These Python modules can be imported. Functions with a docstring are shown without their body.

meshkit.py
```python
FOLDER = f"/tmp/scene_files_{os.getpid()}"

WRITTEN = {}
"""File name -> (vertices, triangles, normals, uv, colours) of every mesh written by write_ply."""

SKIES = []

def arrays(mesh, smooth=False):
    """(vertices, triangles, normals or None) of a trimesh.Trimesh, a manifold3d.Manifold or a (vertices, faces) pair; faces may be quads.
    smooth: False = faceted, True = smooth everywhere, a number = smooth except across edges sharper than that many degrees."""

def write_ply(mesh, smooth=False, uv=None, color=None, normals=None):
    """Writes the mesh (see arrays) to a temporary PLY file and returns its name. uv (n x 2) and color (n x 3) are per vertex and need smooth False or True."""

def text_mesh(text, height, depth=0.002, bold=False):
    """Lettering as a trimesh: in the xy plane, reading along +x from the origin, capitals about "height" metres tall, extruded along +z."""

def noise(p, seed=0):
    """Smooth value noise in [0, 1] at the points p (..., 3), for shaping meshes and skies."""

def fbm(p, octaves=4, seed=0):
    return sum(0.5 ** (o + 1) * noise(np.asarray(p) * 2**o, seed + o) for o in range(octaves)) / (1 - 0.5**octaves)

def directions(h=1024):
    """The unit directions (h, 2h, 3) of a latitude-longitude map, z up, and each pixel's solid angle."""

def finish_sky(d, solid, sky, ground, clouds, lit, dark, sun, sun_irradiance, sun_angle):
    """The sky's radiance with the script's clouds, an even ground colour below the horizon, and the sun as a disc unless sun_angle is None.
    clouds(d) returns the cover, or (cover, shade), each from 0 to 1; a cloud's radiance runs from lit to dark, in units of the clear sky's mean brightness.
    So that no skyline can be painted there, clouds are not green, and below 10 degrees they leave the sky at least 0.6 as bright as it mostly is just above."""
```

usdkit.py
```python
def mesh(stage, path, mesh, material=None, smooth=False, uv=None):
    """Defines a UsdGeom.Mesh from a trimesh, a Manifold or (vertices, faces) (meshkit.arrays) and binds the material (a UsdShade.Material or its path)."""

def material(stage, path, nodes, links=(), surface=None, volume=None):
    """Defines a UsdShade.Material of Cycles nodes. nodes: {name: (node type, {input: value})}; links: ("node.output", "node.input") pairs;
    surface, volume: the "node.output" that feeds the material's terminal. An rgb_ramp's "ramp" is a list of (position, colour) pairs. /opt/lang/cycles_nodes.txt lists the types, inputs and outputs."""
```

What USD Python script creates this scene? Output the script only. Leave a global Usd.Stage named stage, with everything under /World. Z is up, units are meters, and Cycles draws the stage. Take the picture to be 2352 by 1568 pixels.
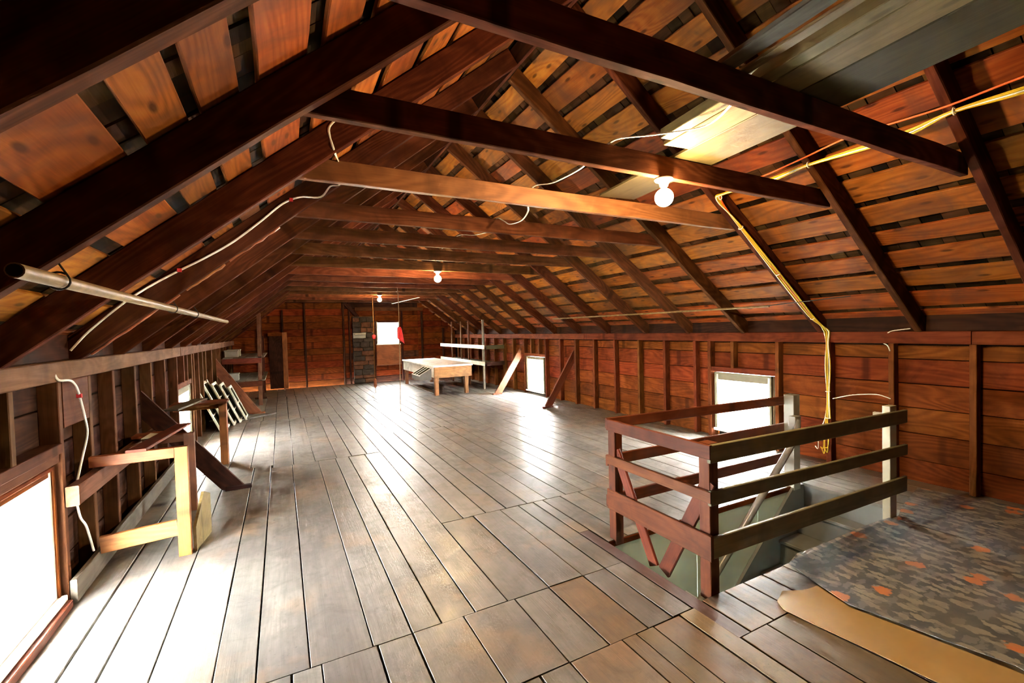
import math
import numpy as np
import trimesh
import usdkit
import meshkit
from pxr import Usd, UsdGeom, UsdLux, UsdShade, Sdf, Gf, Vt

stage = Usd.Stage.CreateInMemory()
UsdGeom.SetStageUpAxis(stage, UsdGeom.Tokens.z)
UsdGeom.SetStageMetersPerUnit(stage, 1.0)
UsdGeom.Xform.Define(stage, '/World')
UsdGeom.Scope.Define(stage, '/World/Looks')
rng = np.random.default_rng(7)

# ------------------------------------------------------------------ camera, sky, exposure
CAM_Z = 1.5
EXPOSURE = 3.76
SKY = 6.2
BULB = 115.0
cam = UsdGeom.Camera.Define(stage, '/World/camera')
RIGHT = (0.887992617, -0.459105794, -0.026286538)
UP = (0.035923132, 0.012267072, 0.999279264)
BACK = (-0.458452441, -0.888296904, 0.027385588)
cam.AddTransformOp().Set(Gf.Matrix4d(*RIGHT, 0, *UP, 0, *BACK, 0, 0, 0, CAM_Z, 1))
cam.CreateHorizontalApertureAttr(36.0)
cam.CreateVerticalApertureAttr(24.0)
cam.CreateFocalLengthAttr(36.0 * 1027.655 / 2352)
cam.CreateClippingRangeAttr((0.02, 500.0))
cam.CreateExposureAttr(EXPOSURE)
sky = UsdLux.DomeLight.Define(stage, '/World/sky')
sky.CreateColorAttr((1.0, 0.985, 0.955))
sky.CreateIntensityAttr(SKY)

# ------------------------------------------------------------------ materials
LOOKS = {}


def mat(name, nodes, links, surface='p.BSDF'):
    LOOKS[name] = usdkit.material(stage, '/World/Looks/' + name, nodes, links, surface=surface)
    return LOOKS[name]


def wood(name, dark, mid, light, rough=0.62, spec=0.25, knots=0.75, knot_size=0.11, grain=1.0, vary=(0.72, 1.2), stain=None, stain_amt=0.6, bump=0.25, ring=0.5, sat=1.0, patch=None):
    """Board grain that runs along the board's own length (primvar lc: along, across, depth)."""
    n = {
        'a': ('attribute', {'attribute': 'lc'}),
        'oi': ('object_info', {}),
        'm1': ('mapping', {'scale': (0.9 * grain, 16 * grain, 16 * grain)}),
        'm2': ('mapping', {'scale': (5.0 * grain, 150 * grain, 150 * grain)}),
        'm3': ('mapping', {'scale': (2.2, 6.5, 1.0)}),
        'm4': ('mapping', {'scale': (0.75 * grain, 4.0 * grain, 4.0 * grain)}),
        'n1': ('noise_texture', {'scale': 1.0, 'detail': 5.0, 'roughness': 0.6, 'distortion': 0.7}),
        'n2': ('noise_texture', {'scale': 1.0, 'detail': 3.0, 'roughness': 0.6}),
        'n3': ('noise_texture', {'scale': 3.0, 'detail': 4.0, 'roughness': 0.62, 'distortion': 0.6}),
        'wn': ('noise_texture', {'scale': 1.0, 'detail': 1.5, 'roughness': 0.45, 'distortion': 0.3}),
        'wm': ('math', {'math_type': 'multiply', 'value2': 95.0}), 'ws': ('math', {'math_type': 'sine'}),
        'w': ('map_range', {'from_min': -1.0, 'from_max': 1.0, 'to_min': 0.15, 'to_max': 0.85}),
        'v': ('voronoi_texture', {'scale': 1.0, 'feature': 'f1', 'randomness': 1.0, 'dimensions': '2D'}),
        's1': ('mix_float', {'fac': 0.4}),
        's2': ('mix_float', {'fac': 0.35 * ring}),
        'r': ('rgb_ramp', {'ramp': [(0.25, dark), (0.5, mid), (0.75, light)]}),
        'kr': ('map_range', {'from_min': knot_size * 0.45, 'from_max': knot_size, 'to_min': knots, 'to_max': 0.0, 'clamp': True}),
        'kc': ('mix_color', {'blend_type': 'mix', 'b': tuple(c * 0.35 for c in dark)}),
        'hv': ('map_range', {'from_min': 0.0, 'from_max': 1.0, 'to_min': vary[0], 'to_max': vary[1]}),
        'h': ('hsv', {'saturation': sat}),
        'h1': ('math', {'math_type': 'multiply', 'value2': 7.31}), 'h2': ('math', {'math_type': 'fraction'}), 'h3': ('map_range', {'from_min': 0.0, 'from_max': 1.0, 'to_min': 0.481, 'to_max': 0.507}),
        'sr': ('map_range', {'from_min': 0.42, 'from_max': 0.66, 'to_min': 0.0, 'to_max': stain_amt, 'clamp': True}),
        'st': ('mix_color', {'blend_type': 'mix', 'b': stain or tuple(c * 0.6 for c in dark)}),
        'b': ('bump', {'strength': bump, 'distance': 0.004}),
        'p': ('principled_bsdf', {'roughness': rough, 'specular_ior_level': spec}),
    }
    l = [('a.vector', f'm{i}.vector') for i in (1, 2, 3, 4)]
    l += [('m1.vector', 'n1.vector'), ('m2.vector', 'n2.vector'), ('a.vector', 'n3.vector'), ('m3.vector', 'v.vector'), ('m4.vector', 'wn.vector'), ('wn.fac', 'wm.value1'), ('wm.value', 'ws.value1'), ('ws.value', 'w.value'),
          ('n1.fac', 's1.a'), ('n2.fac', 's1.b'), ('s1.result', 's2.a'), ('w.result', 's2.b'), ('s2.result', 'r.fac'),
          ('v.distance', 'kr.value'), ('kr.result', 'kc.fac'), ('r.color', 'kc.a'), ('n3.fac', 'sr.value'), ('sr.result', 'st.fac'), ('kc.result', 'st.a'),
          ('oi.random', 'hv.value'), ('hv.result', 'h.value'), ('st.result', 'h.color'), ('h.color', 'p.base_color'),
          ('s1.result', 'b.height'), ('b.normal', 'p.normal')]
    l += [('oi.random', 'h1.value1'), ('h1.value', 'h2.value1'), ('h2.value', 'h3.value'), ('h3.result', 'h.hue')]
    if patch:
        # worn and dirty patches that run across the boards
        n.update({'gp': ('geometry', {}), 'pn': ('noise_texture', {'scale': 1.7, 'detail': 4.0, 'roughness': 0.6, 'distortion': 0.4}), 'pr': ('map_range', {'from_min': 0.54, 'from_max': 0.68, 'to_min': 0.0, 'to_max': 0.6, 'clamp': True}),
                  'pc': ('mix_color', {'b': patch}), 'dn': ('noise_texture', {'scale': 4.5, 'detail': 6.0, 'roughness': 0.7, 'distortion': 0.8}), 'dr': ('map_range', {'from_min': 0.50, 'from_max': 0.70, 'to_min': 0.0, 'to_max': 0.55, 'clamp': True}),
                  'dc': ('mix_color', {'b': tuple(c * 0.42 for c in mid)}), 'fn': ('noise_texture', {'scale': 55.0, 'detail': 3.0, 'roughness': 0.7}), 'fr': ('map_range', {'from_min': 0.62, 'from_max': 0.72, 'to_min': 0.0, 'to_max': 0.5, 'clamp': True}),
                  'fc': ('mix_color', {'b': tuple(c * 0.3 for c in dark)}), 'rr': ('map_range', {'from_min': 0.3, 'from_max': 0.7, 'to_min': rough - 0.1, 'to_max': rough + 0.16, 'clamp': True})})
        l.remove(('h.color', 'p.base_color'))
        l += [('gp.position', 'pn.vector'), ('gp.position', 'dn.vector'), ('gp.position', 'fn.vector'), ('pn.fac', 'pr.value'), ('pr.result', 'pc.fac'), ('h.color', 'pc.a'), ('dn.fac', 'dr.value'), ('dr.result', 'dc.fac'), ('pc.result', 'dc.a'),
              ('fn.fac', 'fr.value'), ('fr.result', 'fc.fac'), ('dc.result', 'fc.a'), ('fc.result', 'p.base_color'), ('dn.fac', 'rr.value'), ('rr.result', 'p.roughness')]
    return mat(name, n, l)


def plain(name, col, rough=0.5, spec=0.4, metallic=0.0, var=0.15, scale=6.0, bump=0.05, **kw):
    n = {
        't': ('geometry', {}),
        'n': ('noise_texture', {'scale': scale, 'detail': 5.0, 'roughness': 0.6}),
        'r': ('rgb_ramp', {'ramp': [(0.3, tuple(c * (1 - var) for c in col)), (0.7, tuple(min(1, c * (1 + var)) for c in col))]}),
        'b': ('bump', {'strength': bump, 'distance': 0.003}),
        'p': ('principled_bsdf', {'roughness': rough, 'specular_ior_level': spec, 'metallic': metallic, **kw}),
    }
    return mat(name, n, [('t.position', 'n.vector'), ('n.fac', 'r.fac'), ('r.color', 'p.base_color'), ('n.fac', 'b.height'), ('b.normal', 'p.normal')])


wood('floor_wood', (0.08593, 0.07884, 0.06977), (0.1627, 0.1516, 0.136), (0.2333, 0.2184, 0.198), rough=0.40, spec=0.75, knots=0.35, knot_size=0.06, vary=(0.8, 1.15), stain=(0.10, 0.095, 0.088), stain_amt=0.75, bump=0.3, ring=0.35, patch=(0.25, 0.165, 0.10))
wood('floor_wood_worn', (0.1123, 0.07786, 0.04175), (0.1951, 0.1357, 0.07259), (0.2601, 0.1859, 0.1035), rough=0.45, spec=0.6, knots=0.4, knot_size=0.06, vary=(0.8, 1.15), stain=(0.13, 0.115, 0.095), stain_amt=0.7, bump=0.3, ring=0.4, patch=(0.20, 0.16, 0.12))
wood('roof_wood', (0.1454, 0.03585, 0.003857), (0.3106, 0.091, 0.01036), (0.3966, 0.1489, 0.02049), rough=0.62, spec=0.12, knots=0.85, vary=(0.55, 1.2), stain=(0.12, 0.05, 0.022), stain_amt=0.75, ring=0.75)
wood('shingle_wood', (0.02063, 0.008712, 0.002723), (0.04537, 0.01997, 0.005445), (0.0825, 0.03993, 0.0115), rough=0.8, spec=0.1, knots=0.0, vary=(0.1, 1.6))
wood('rafter_wood', (0.03906, 0.01187, 0.004464), (0.08593, 0.02684, 0.008928), (0.1465, 0.05162, 0.01786), rough=0.72, spec=0.05, knots=0.6, vary=(0.75, 1.15), ring=0.7)
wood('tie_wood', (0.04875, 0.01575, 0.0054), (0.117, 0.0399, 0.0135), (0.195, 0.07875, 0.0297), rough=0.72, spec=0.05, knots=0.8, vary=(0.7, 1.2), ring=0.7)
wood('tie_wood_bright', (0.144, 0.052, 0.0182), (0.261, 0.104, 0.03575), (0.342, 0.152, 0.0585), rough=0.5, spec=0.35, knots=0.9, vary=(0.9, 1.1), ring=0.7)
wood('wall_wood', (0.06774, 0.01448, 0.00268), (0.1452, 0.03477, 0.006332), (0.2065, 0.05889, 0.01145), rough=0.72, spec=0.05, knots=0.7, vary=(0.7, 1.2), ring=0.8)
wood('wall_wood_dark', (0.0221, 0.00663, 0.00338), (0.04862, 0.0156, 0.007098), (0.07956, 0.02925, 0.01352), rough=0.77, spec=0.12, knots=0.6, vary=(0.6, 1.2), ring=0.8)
wood('stud_wood', (0.0705, 0.01914, 0.004455), (0.141, 0.04331, 0.0104), (0.1998, 0.07065, 0.01856), rough=0.72, spec=0.05, knots=0.6, vary=(0.8, 1.15))
wood('stud_wood_pale', (0.06375, 0.02422, 0.00765), (0.1125, 0.04702, 0.0153), (0.15, 0.07125, 0.02678), rough=0.72, spec=0.12, knots=0.6, vary=(0.8, 1.15))
wood('plate_wood', (0.0952, 0.04403, 0.02083), (0.1666, 0.08288, 0.04123), (0.2261, 0.1243, 0.06727), rough=0.77, spec=0.12, knots=0.5, vary=(0.85, 1.1))
wood('bench_wood', (0.1795, 0.05937, 0.01501), (0.3142, 0.116, 0.03002), (0.4114, 0.1782, 0.05338), rough=0.5, spec=0.3, knots=0.7, vary=(0.8, 1.1))
wood('table_wood', (0.12, 0.045, 0.014), (0.23, 0.095, 0.03), (0.33, 0.15, 0.055), rough=0.55, spec=0.25, knots=0.6, vary=(0.85, 1.1))
wood('rail_wood', (0.06395, 0.01357, 0.003544), (0.1278, 0.03179, 0.0081), (0.177, 0.05039, 0.01392), rough=0.54, spec=0.25, knots=0.7, vary=(0.85, 1.15))
wood('rail_olive', (0.1379, 0.1304, 0.069), (0.21, 0.1994, 0.1104), (0.2756, 0.2685, 0.1587), rough=0.5, spec=0.4, knots=0.2, vary=(0.9, 1.1))
wood('grey_board', (0.0992, 0.0868, 0.0672), (0.1674, 0.1456, 0.1152), (0.2232, 0.196, 0.156), rough=0.7, spec=0.2, knots=0.3)
wood('stored_board', (0.1631, 0.109, 0.03571), (0.2398, 0.176, 0.06593), (0.2878, 0.222, 0.09346), rough=0.55, spec=0.3, knots=0.5, vary=(0.9, 1.1))
wood('stored_board_grey', (0.0528, 0.04168, 0.01346), (0.0792, 0.06394, 0.02174), (0.09677, 0.07946, 0.02898), rough=0.55, spec=0.3, knots=0.3, vary=(0.9, 1.1))
wood('white_board', (0.55, 0.506, 0.44), (0.726, 0.682, 0.605), (0.814, 0.781, 0.704), rough=0.6, spec=0.3, knots=0.35, vary=(0.9, 1.1))
wood('threshold_wood', (0.085, 0.052, 0.05), (0.15, 0.10, 0.095), (0.21, 0.15, 0.14), rough=0.45, spec=0.4, knots=0.3)
plain('under_dark', (0.018, 0.012, 0.008), rough=0.9, spec=0.05)
plain('stair_green', (0.47, 0.55, 0.46), rough=0.5, var=0.06, scale=3)
plain('stair_grey', (0.17, 0.18, 0.18), rough=0.5, var=0.12, scale=5)
plain('cream_paint', (0.50, 0.50, 0.40), rough=0.45, var=0.06)
plain('grey_paint', (0.30, 0.31, 0.29), rough=0.45, var=0.1)
plain('galvanised', (0.19, 0.19, 0.185), rough=0.3, spec=0.7, var=0.12, scale=20)
plain('pole_brown', (0.19, 0.118, 0.05), rough=0.5, var=0.35, scale=14)
plain('wire_dark', (0.03, 0.028, 0.025), rough=0.5, metallic=0.5)
plain('cable_white', (0.84, 0.83, 0.80), rough=0.4, var=0.04)
plain('cable_yellow', (0.62, 0.40, 0.012), rough=0.4, var=0.06)
plain('cable_orange', (0.72, 0.12, 0.03), rough=0.4, var=0.06)
plain('red_cloth', (0.55, 0.03, 0.035), rough=0.8, var=0.2, scale=20)
plain('porcelain', (0.78, 0.76, 0.70), rough=0.2, var=0.02)
plain('window_white', (0.66, 0.65, 0.61), rough=0.5, var=0.08)
plain('window_green', (0.16, 0.15, 0.09), rough=0.55, var=0.15)
plain('sash_white', (0.55, 0.53, 0.46), rough=0.55, var=0.2, scale=12)
plain('rope_brown', (0.20, 0.13, 0.075), rough=0.9, var=0.3, scale=60)
plain('box_grey', (0.33, 0.33, 0.31), rough=0.55, var=0.12)
plain('box_dark', (0.15, 0.15, 0.14), rough=0.6, var=0.12)
plain('outside_ground', (0.45, 0.45, 0.42), rough=0.9, var=0.2, scale=0.5)
plain('mortar', (0.055, 0.045, 0.037), rough=0.95, spec=0.1, var=0.3, scale=8)
plain('brick_brown', (0.12, 0.055, 0.03), rough=0.9, spec=0.15, var=0.35, scale=9)
plain('paper_white', (0.70, 0.69, 0.64), rough=0.8, var=0.05)
mat('window_glass', {'t': ('transparent_bsdf', {'color': (0.97, 0.98, 0.97)}), 'g': ('glossy_bsdf', {'roughness': 0.02, 'color': (0.9, 0.9, 0.9)}), 'm': ('mix_closure', {'fac': 0.04})},
    [('t.BSDF', 'm.closure1'), ('g.BSDF', 'm.closure2')], surface='m.closure')
mat('dusty_glass', {'t': ('transparent_bsdf', {'color': (0.55, 0.58, 0.5)}), 'g': ('principled_bsdf', {'base_color': (0.03, 0.03, 0.02), 'roughness': 0.6, 'specular_ior_level': 0.0}), 'm': ('mix_closure', {'fac': 0.8})},
    [('t.BSDF', 'm.closure1'), ('g.BSDF', 'm.closure2')], surface='m.closure')
mat('bulb_glow', {'e': ('emission', {'color': (1.0, 0.70, 0.34), 'strength': BULB})}, [], surface='e.emission')
# printed linoleum: blue-grey leaves with scattered orange flowers (a flat print)
mat('lino_print', {
    'g': ('geometry', {}), 'd': ('noise_texture', {'scale': 30.0, 'detail': 3.0}), 'dm': ('mix_vector', {'fac': 0.065}),
    'lm': ('mapping', {'scale': (19.0, 7.5, 1.0), 'rotation': (0, 0, 0.6)}), 'lm2': ('mapping', {'scale': (8.0, 20.0, 1.0), 'rotation': (0, 0, 0.5)}),
    'l1': ('voronoi_texture', {'scale': 1.0, 'feature': 'f1', 'dimensions': '2D'}), 'l2': ('voronoi_texture', {'scale': 1.0, 'feature': 'f1', 'dimensions': '2D'}),
    'lr1': ('map_range', {'from_min': 0.30, 'from_max': 0.36, 'to_min': 0.75, 'to_max': 0.0, 'clamp': True}), 'lr2': ('map_range', {'from_min': 0.28, 'from_max': 0.34, 'to_min': 0.6, 'to_max': 0.0, 'clamp': True}),
    'c1': ('mix_color', {'a': (0.075, 0.09, 0.112), 'b': (0.36, 0.355, 0.33)}), 'c2': ('mix_color', {'b': (0.22, 0.235, 0.25)}),
    'fm': ('mapping', {'scale': (4.3, 4.3, 1.0)}), 'f': ('voronoi_texture', {'scale': 1.0, 'feature': 'f1', 'dimensions': '2D', 'randomness': 0.85}),
    'fr': ('map_range', {'from_min': 0.15, 'from_max': 0.18, 'to_min': 1.0, 'to_max': 0.0, 'clamp': True}),
    'fs': ('separate_color', {}), 'fk': ('math', {'math_type': 'greater_than', 'value2': 0.35}), 'ff': ('math', {'math_type': 'multiply'}),
    'fcol': ('mix_color', {'a': (0.58, 0.15, 0.07), 'b': (0.55, 0.27, 0.10)}),
    'c3': ('mix_color', {}), 'wn': ('noise_texture', {'scale': 5.0, 'detail': 6.0, 'roughness': 0.7}),
    'wr': ('map_range', {'from_min': 0.4, 'from_max': 0.75, 'to_min': 0.0, 'to_max': 0.6, 'clamp': True}), 'c4': ('mix_color', {'b': (0.20, 0.19, 0.18)}),
    'p': ('principled_bsdf', {'roughness': 0.42, 'specular_ior_level': 0.45}),
}, [('g.position', 'd.vector'), ('g.position', 'dm.a'), ('d.color', 'dm.b'), ('dm.result', 'lm.vector'), ('dm.result', 'lm2.vector'), ('dm.result', 'fm.vector'),
    ('lm.vector', 'l1.vector'), ('lm2.vector', 'l2.vector'), ('fm.vector', 'f.vector'), ('l1.distance', 'lr1.value'), ('l2.distance', 'lr2.value'), ('lr1.result', 'c1.fac'),
    ('c1.result', 'c2.a'), ('lr2.result', 'c2.fac'), ('f.distance', 'fr.value'), ('f.color', 'fs.color'), ('fs.r', 'fk.value1'), ('fr.result', 'ff.value1'), ('fk.value', 'ff.value2'),
    ('d.fac', 'fcol.fac'), ('c2.result', 'c3.a'), ('fcol.result', 'c3.b'), ('ff.value', 'c3.fac'), ('g.position', 'wn.vector'), ('wn.fac', 'wr.value'), ('wr.result', 'c4.fac'), ('c3.result', 'c4.a'),
    ('c4.result', 'p.base_color')])
plain('lino_tan', (0.40, 0.265, 0.11), rough=0.4, spec=0.45, var=0.1, scale=3)

# ------------------------------------------------------------------ shape helpers
V = lambda *a: np.array(a, float)


def unit(v):
    v = np.asarray(v, float)
    return v / np.linalg.norm(v)


def beam(a, b, w, t, up=(0, 0, 1), seg=1, wob=0.0, bev=0.004, taper=1.0, cup=0.0):
    """A board from a to b: w across (perpendicular to up), t along up; chamfered edges, optional waney wobble. Returns (v, f, lc)."""
    a, b = V(*a), V(*b)
    ax = b - a
    L = np.linalg.norm(ax)
    ax = ax / L
    side = unit(np.cross(ax, up))
    upv = np.cross(side, ax)
    bev = min(bev, w * 0.3, t * 0.3)
    hw, ht = w / 2, t / 2
    sec = [(-hw + bev, -ht), (hw - bev, -ht), (hw, -ht + bev), (hw, ht - bev), (hw - bev, ht), (-hw + bev, ht), (-hw, ht - bev), (-hw, -ht + bev)]
    vs, lcs = [], []
    off = rng.uniform(-40, 40, 3)
    for i in range(seg + 1):
        s = i / seg
        k = 1 + (taper - 1) * s
        jr, jl, jz = (rng.normal(0, wob, 3) if wob else (0, 0, 0))
        for (y, z) in sec:
            yy = y * k + (jr if y > 0 else jl)
            zz = z + 0.3 * jz + cup * (abs(y) / hw) ** 2
            vs.append(a + ax * L * s + side * yy + upv * zz)
            lcs.append((L * s + off[0], yy + off[1], z + off[2]))
    f = []
    for i in range(seg):
        for j in range(8):
            p, q = i * 8 + j, i * 8 + (j + 1) % 8
            f += [(p, q, q + 8), (p, q + 8, p + 8)]
    for j in range(1, 7):
        f.append((0, j + 1, j))
        e = seg * 8
        f.append((e, e + j, e + j + 1))
    v, f = np.array(vs), np.array(f)
    if np.dot(np.cross(v[f[0, 1]] - v[f[0, 0]], v[f[0, 2]] - v[f[0, 0]]), v[f[0]].mean(0) - v.mean(0)) < 0:
        f = f[:, ::-1]
    return v, f, np.array(lcs)


def box(x0, x1, y0, y1, z0, z1, bev=0.003, **k):
    """Axis-aligned board, grain along its longest side."""
    c = V(x0 + x1, y0 + y1, z0 + z1) / 2
    d = V(x1 - x0, y1 - y0, z1 - z0)
    i = int(np.argmax(d))
    e = np.eye(3)
    j = 2 if i != 2 else 0
    kk = 3 - i - j
    return beam(c - e[i] * d[i] / 2, c + e[i] * d[i] / 2, d[kk], d[j], up=e[j], bev=bev, **k)


def join(*ms):
    vs, fs, ls, n = [], [], [], 0
    for m in ms:
        if not isinstance(m, tuple):
            m = (np.array(m.vertices), np.array(m.faces), np.array(m.vertices))
        vs.append(m[0]); fs.append(m[1] + n); ls.append(m[2]); n += len(m[0])
    return np.vstack(vs), np.vstack(fs), np.vstack(ls)


def curve(pts, n=8):
    """Catmull-Rom through the points."""
    p = np.asarray(pts, float)
    p = np.vstack([2 * p[0] - p[1], p, 2 * p[-1] - p[-2]])
    out = []
    for i in range(1, len(p) - 2):
        for t in np.arange(n) / n:
            a, b, c, d = p[i - 1], p[i], p[i + 1], p[i + 2]
            out.append(0.5 * (2 * b + (c - a) * t + (2 * a - 5 * b + 4 * c - d) * t * t + (3 * b - a - 3 * c + d) * t ** 3))
    out.append(p[-2])
    return np.array(out)


def tube(pts, r, k=8, flat=1.0, flat_dir=None):
    p = np.asarray(pts, float)
    n = len(p)
    r = np.broadcast_to(r, n)
    t = np.gradient(p, axis=0)
    t /= np.linalg.norm(t, axis=1, keepdims=True)
    u = unit(np.cross(t[0], (0.3, 0.5, 0.81)))
    vs = []
    for i in range(n):
        u = unit(u - t[i] * np.dot(u, t[i]))
        w = np.cross(t[i], u)
        if flat_dir is not None:
            fd = np.asarray(flat_dir, float)
            fu = unit(fd - t[i] * np.dot(fd, t[i]))
            fw = np.cross(t[i], fu)
            vs += [p[i] + r[i] * (math.cos(a) * fw + flat * math.sin(a) * fu) for a in np.arange(k) * 2 * math.pi / k]
        else:
            vs += [p[i] + r[i] * (math.cos(a) * u + math.sin(a) * w) for a in np.arange(k) * 2 * math.pi / k]
    f = []
    for i in range(n - 1):
        for j in range(k):
            a, b = i * k + j, i * k + (j + 1) % k
            f += [(a, b, b + k), (a, b + k, a + k)]
    for j in range(1, k - 1):
        f += [(0, j + 1, j), ((n - 1) * k, (n - 1) * k + j, (n - 1) * k + j + 1)]
    v = np.array(vs)
    return v, np.array(f), v.copy()


def prism(poly, z0, z1):
    """Polygon (x, y) from z0 to z1."""
    from shapely.geometry import Polygon
    m = trimesh.creation.extrude_polygon(Polygon(poly), z1 - z0, engine='earcut')
    m.apply_translation((0, 0, z0))
    return np.array(m.vertices), np.array(m.faces), np.array(m.vertices)


def prism_dir(poly3, d):
    """Planar 3-D polygon extruded by the vector d (fan triangulation, convex)."""
    p = np.asarray(poly3, float)
    n = len(p)
    v = np.vstack([p, p + np.asarray(d, float)])
    f = []
    for j in range(1, n - 1):
        f += [(0, j, j + 1), (n, n + j + 1, n + j)]
    for j in range(n):
        k = (j + 1) % n
        f += [(j, j + n, k + n), (j, k + n, k)]
    f = np.array(f)
    m = trimesh.Trimesh(v, f, process=False)
    if m.volume < 0:
        f = f[:, ::-1]
    return v, f, v + rng.uniform(-20, 20, 3)


def lathe(profile, at, k=20):
    m = trimesh.creation.revolve(np.asarray(profile, float), sections=k)
    m.apply_translation(at)
    return np.array(m.vertices), np.array(m.faces), np.array(m.vertices)


# ------------------------------------------------------------------ scene helpers
USED = {}


def path_of(parent, name):
    base = parent.GetPath().pathString if parent is not None else '/World'
    n = USED.get((base, name), 0)
    USED[(base, name)] = n + 1
    return f'{base}/{name}' if n == 0 else f'{base}/{name}_{n:03d}'


def tag(p, label=None, cat=None, group=None, kind=None):
    for k, v in (('label', label), ('category', cat), ('group', group), ('kind', kind)):
        if v:
            p.SetCustomDataByKey(k, v)
    return p


def obj(name, m, look, parent=None, smooth=False, **tags):
    v, f, lc = m
    path = path_of(parent, name)
    g = UsdGeom.Mesh.Define(stage, path)
    nrm = None
    if smooth is not False:
        v, f, nrm = meshkit.arrays((v, f), smooth)
        lc = v
    g.CreatePointsAttr(Vt.Vec3fArray.FromNumpy(np.asarray(v, np.float32)))
    g.CreateFaceVertexCountsAttr(Vt.IntArray.FromNumpy(np.full(len(f), 3, np.int32)))
    g.CreateFaceVertexIndicesAttr(Vt.IntArray.FromNumpy(np.ascontiguousarray(f, np.int32).ravel()))
    g.CreateSubdivisionSchemeAttr('none')
    if nrm is not None:
        g.CreateNormalsAttr(Vt.Vec3fArray.FromNumpy(nrm.astype(np.float32)))
        g.SetNormalsInterpolation('vertex')
    UsdGeom.PrimvarsAPI(g).CreatePrimvar('lc', Sdf.ValueTypeNames.Float3Array, 'vertex').Set(Vt.Vec3fArray.FromNumpy(np.asarray(lc, np.float32)))
    UsdShade.MaterialBindingAPI.Apply(g.GetPrim()).Bind(LOOKS[look])
    return tag(g.GetPrim(), **tags)


def thing(name, label, cat=None, group=None, kind=None):
    x = UsdGeom.Xform.Define(stage, path_of(None, name))
    return tag(x.GetPrim(), label, cat, group, kind)


ORD = ['first', 'second', 'third', 'fourth', 'fifth', 'sixth', 'seventh', 'eighth', 'ninth', 'tenth', 'eleventh', 'twelfth', 'thirteenth', 'fourteenth', 'fifteenth', 'sixteenth', 'seventeenth']

# ------------------------------------------------------------------ dimensions
XL, XR = -1.12, 5.10          # inner faces of the knee-wall studs
YN, YF = -1.3, 14.0           # near and far ends of what is built piece by piece
YB = -6.0                     # the attic runs on behind the viewpoint
ZP = 1.385                    # top of the wall plates
KL, KR = 0.787, 0.74          # roof slopes
XRID = 1.888
ZRID = 1.385 + KL * (XRID - XL)
RAFT_Y = [0.25, 1.12, 1.90, 2.72, 3.62, 4.46, 5.30, 6.23, 7.09, 7.95, 8.83, 9.70, 10.57, 11.44, 12.31, 13.18]
zl = lambda x: 1.385 + KL * (x - XL)
zr = lambda x: 1.375 + KR * (XR - x)
NL, NR = unit((-KL, 0, 1)), unit((KR, 0, 1))
UL, UR = unit((1, 0, KL)), unit((-1, 0, KR))

# ------------------------------------------------------------------ outside ground
obj('ground', box(-60, 60, -60, 70, -5.7, -5.5), 'outside_ground', label='pale open ground outside, far below the attic windows', kind='structure', cat='ground')

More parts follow.
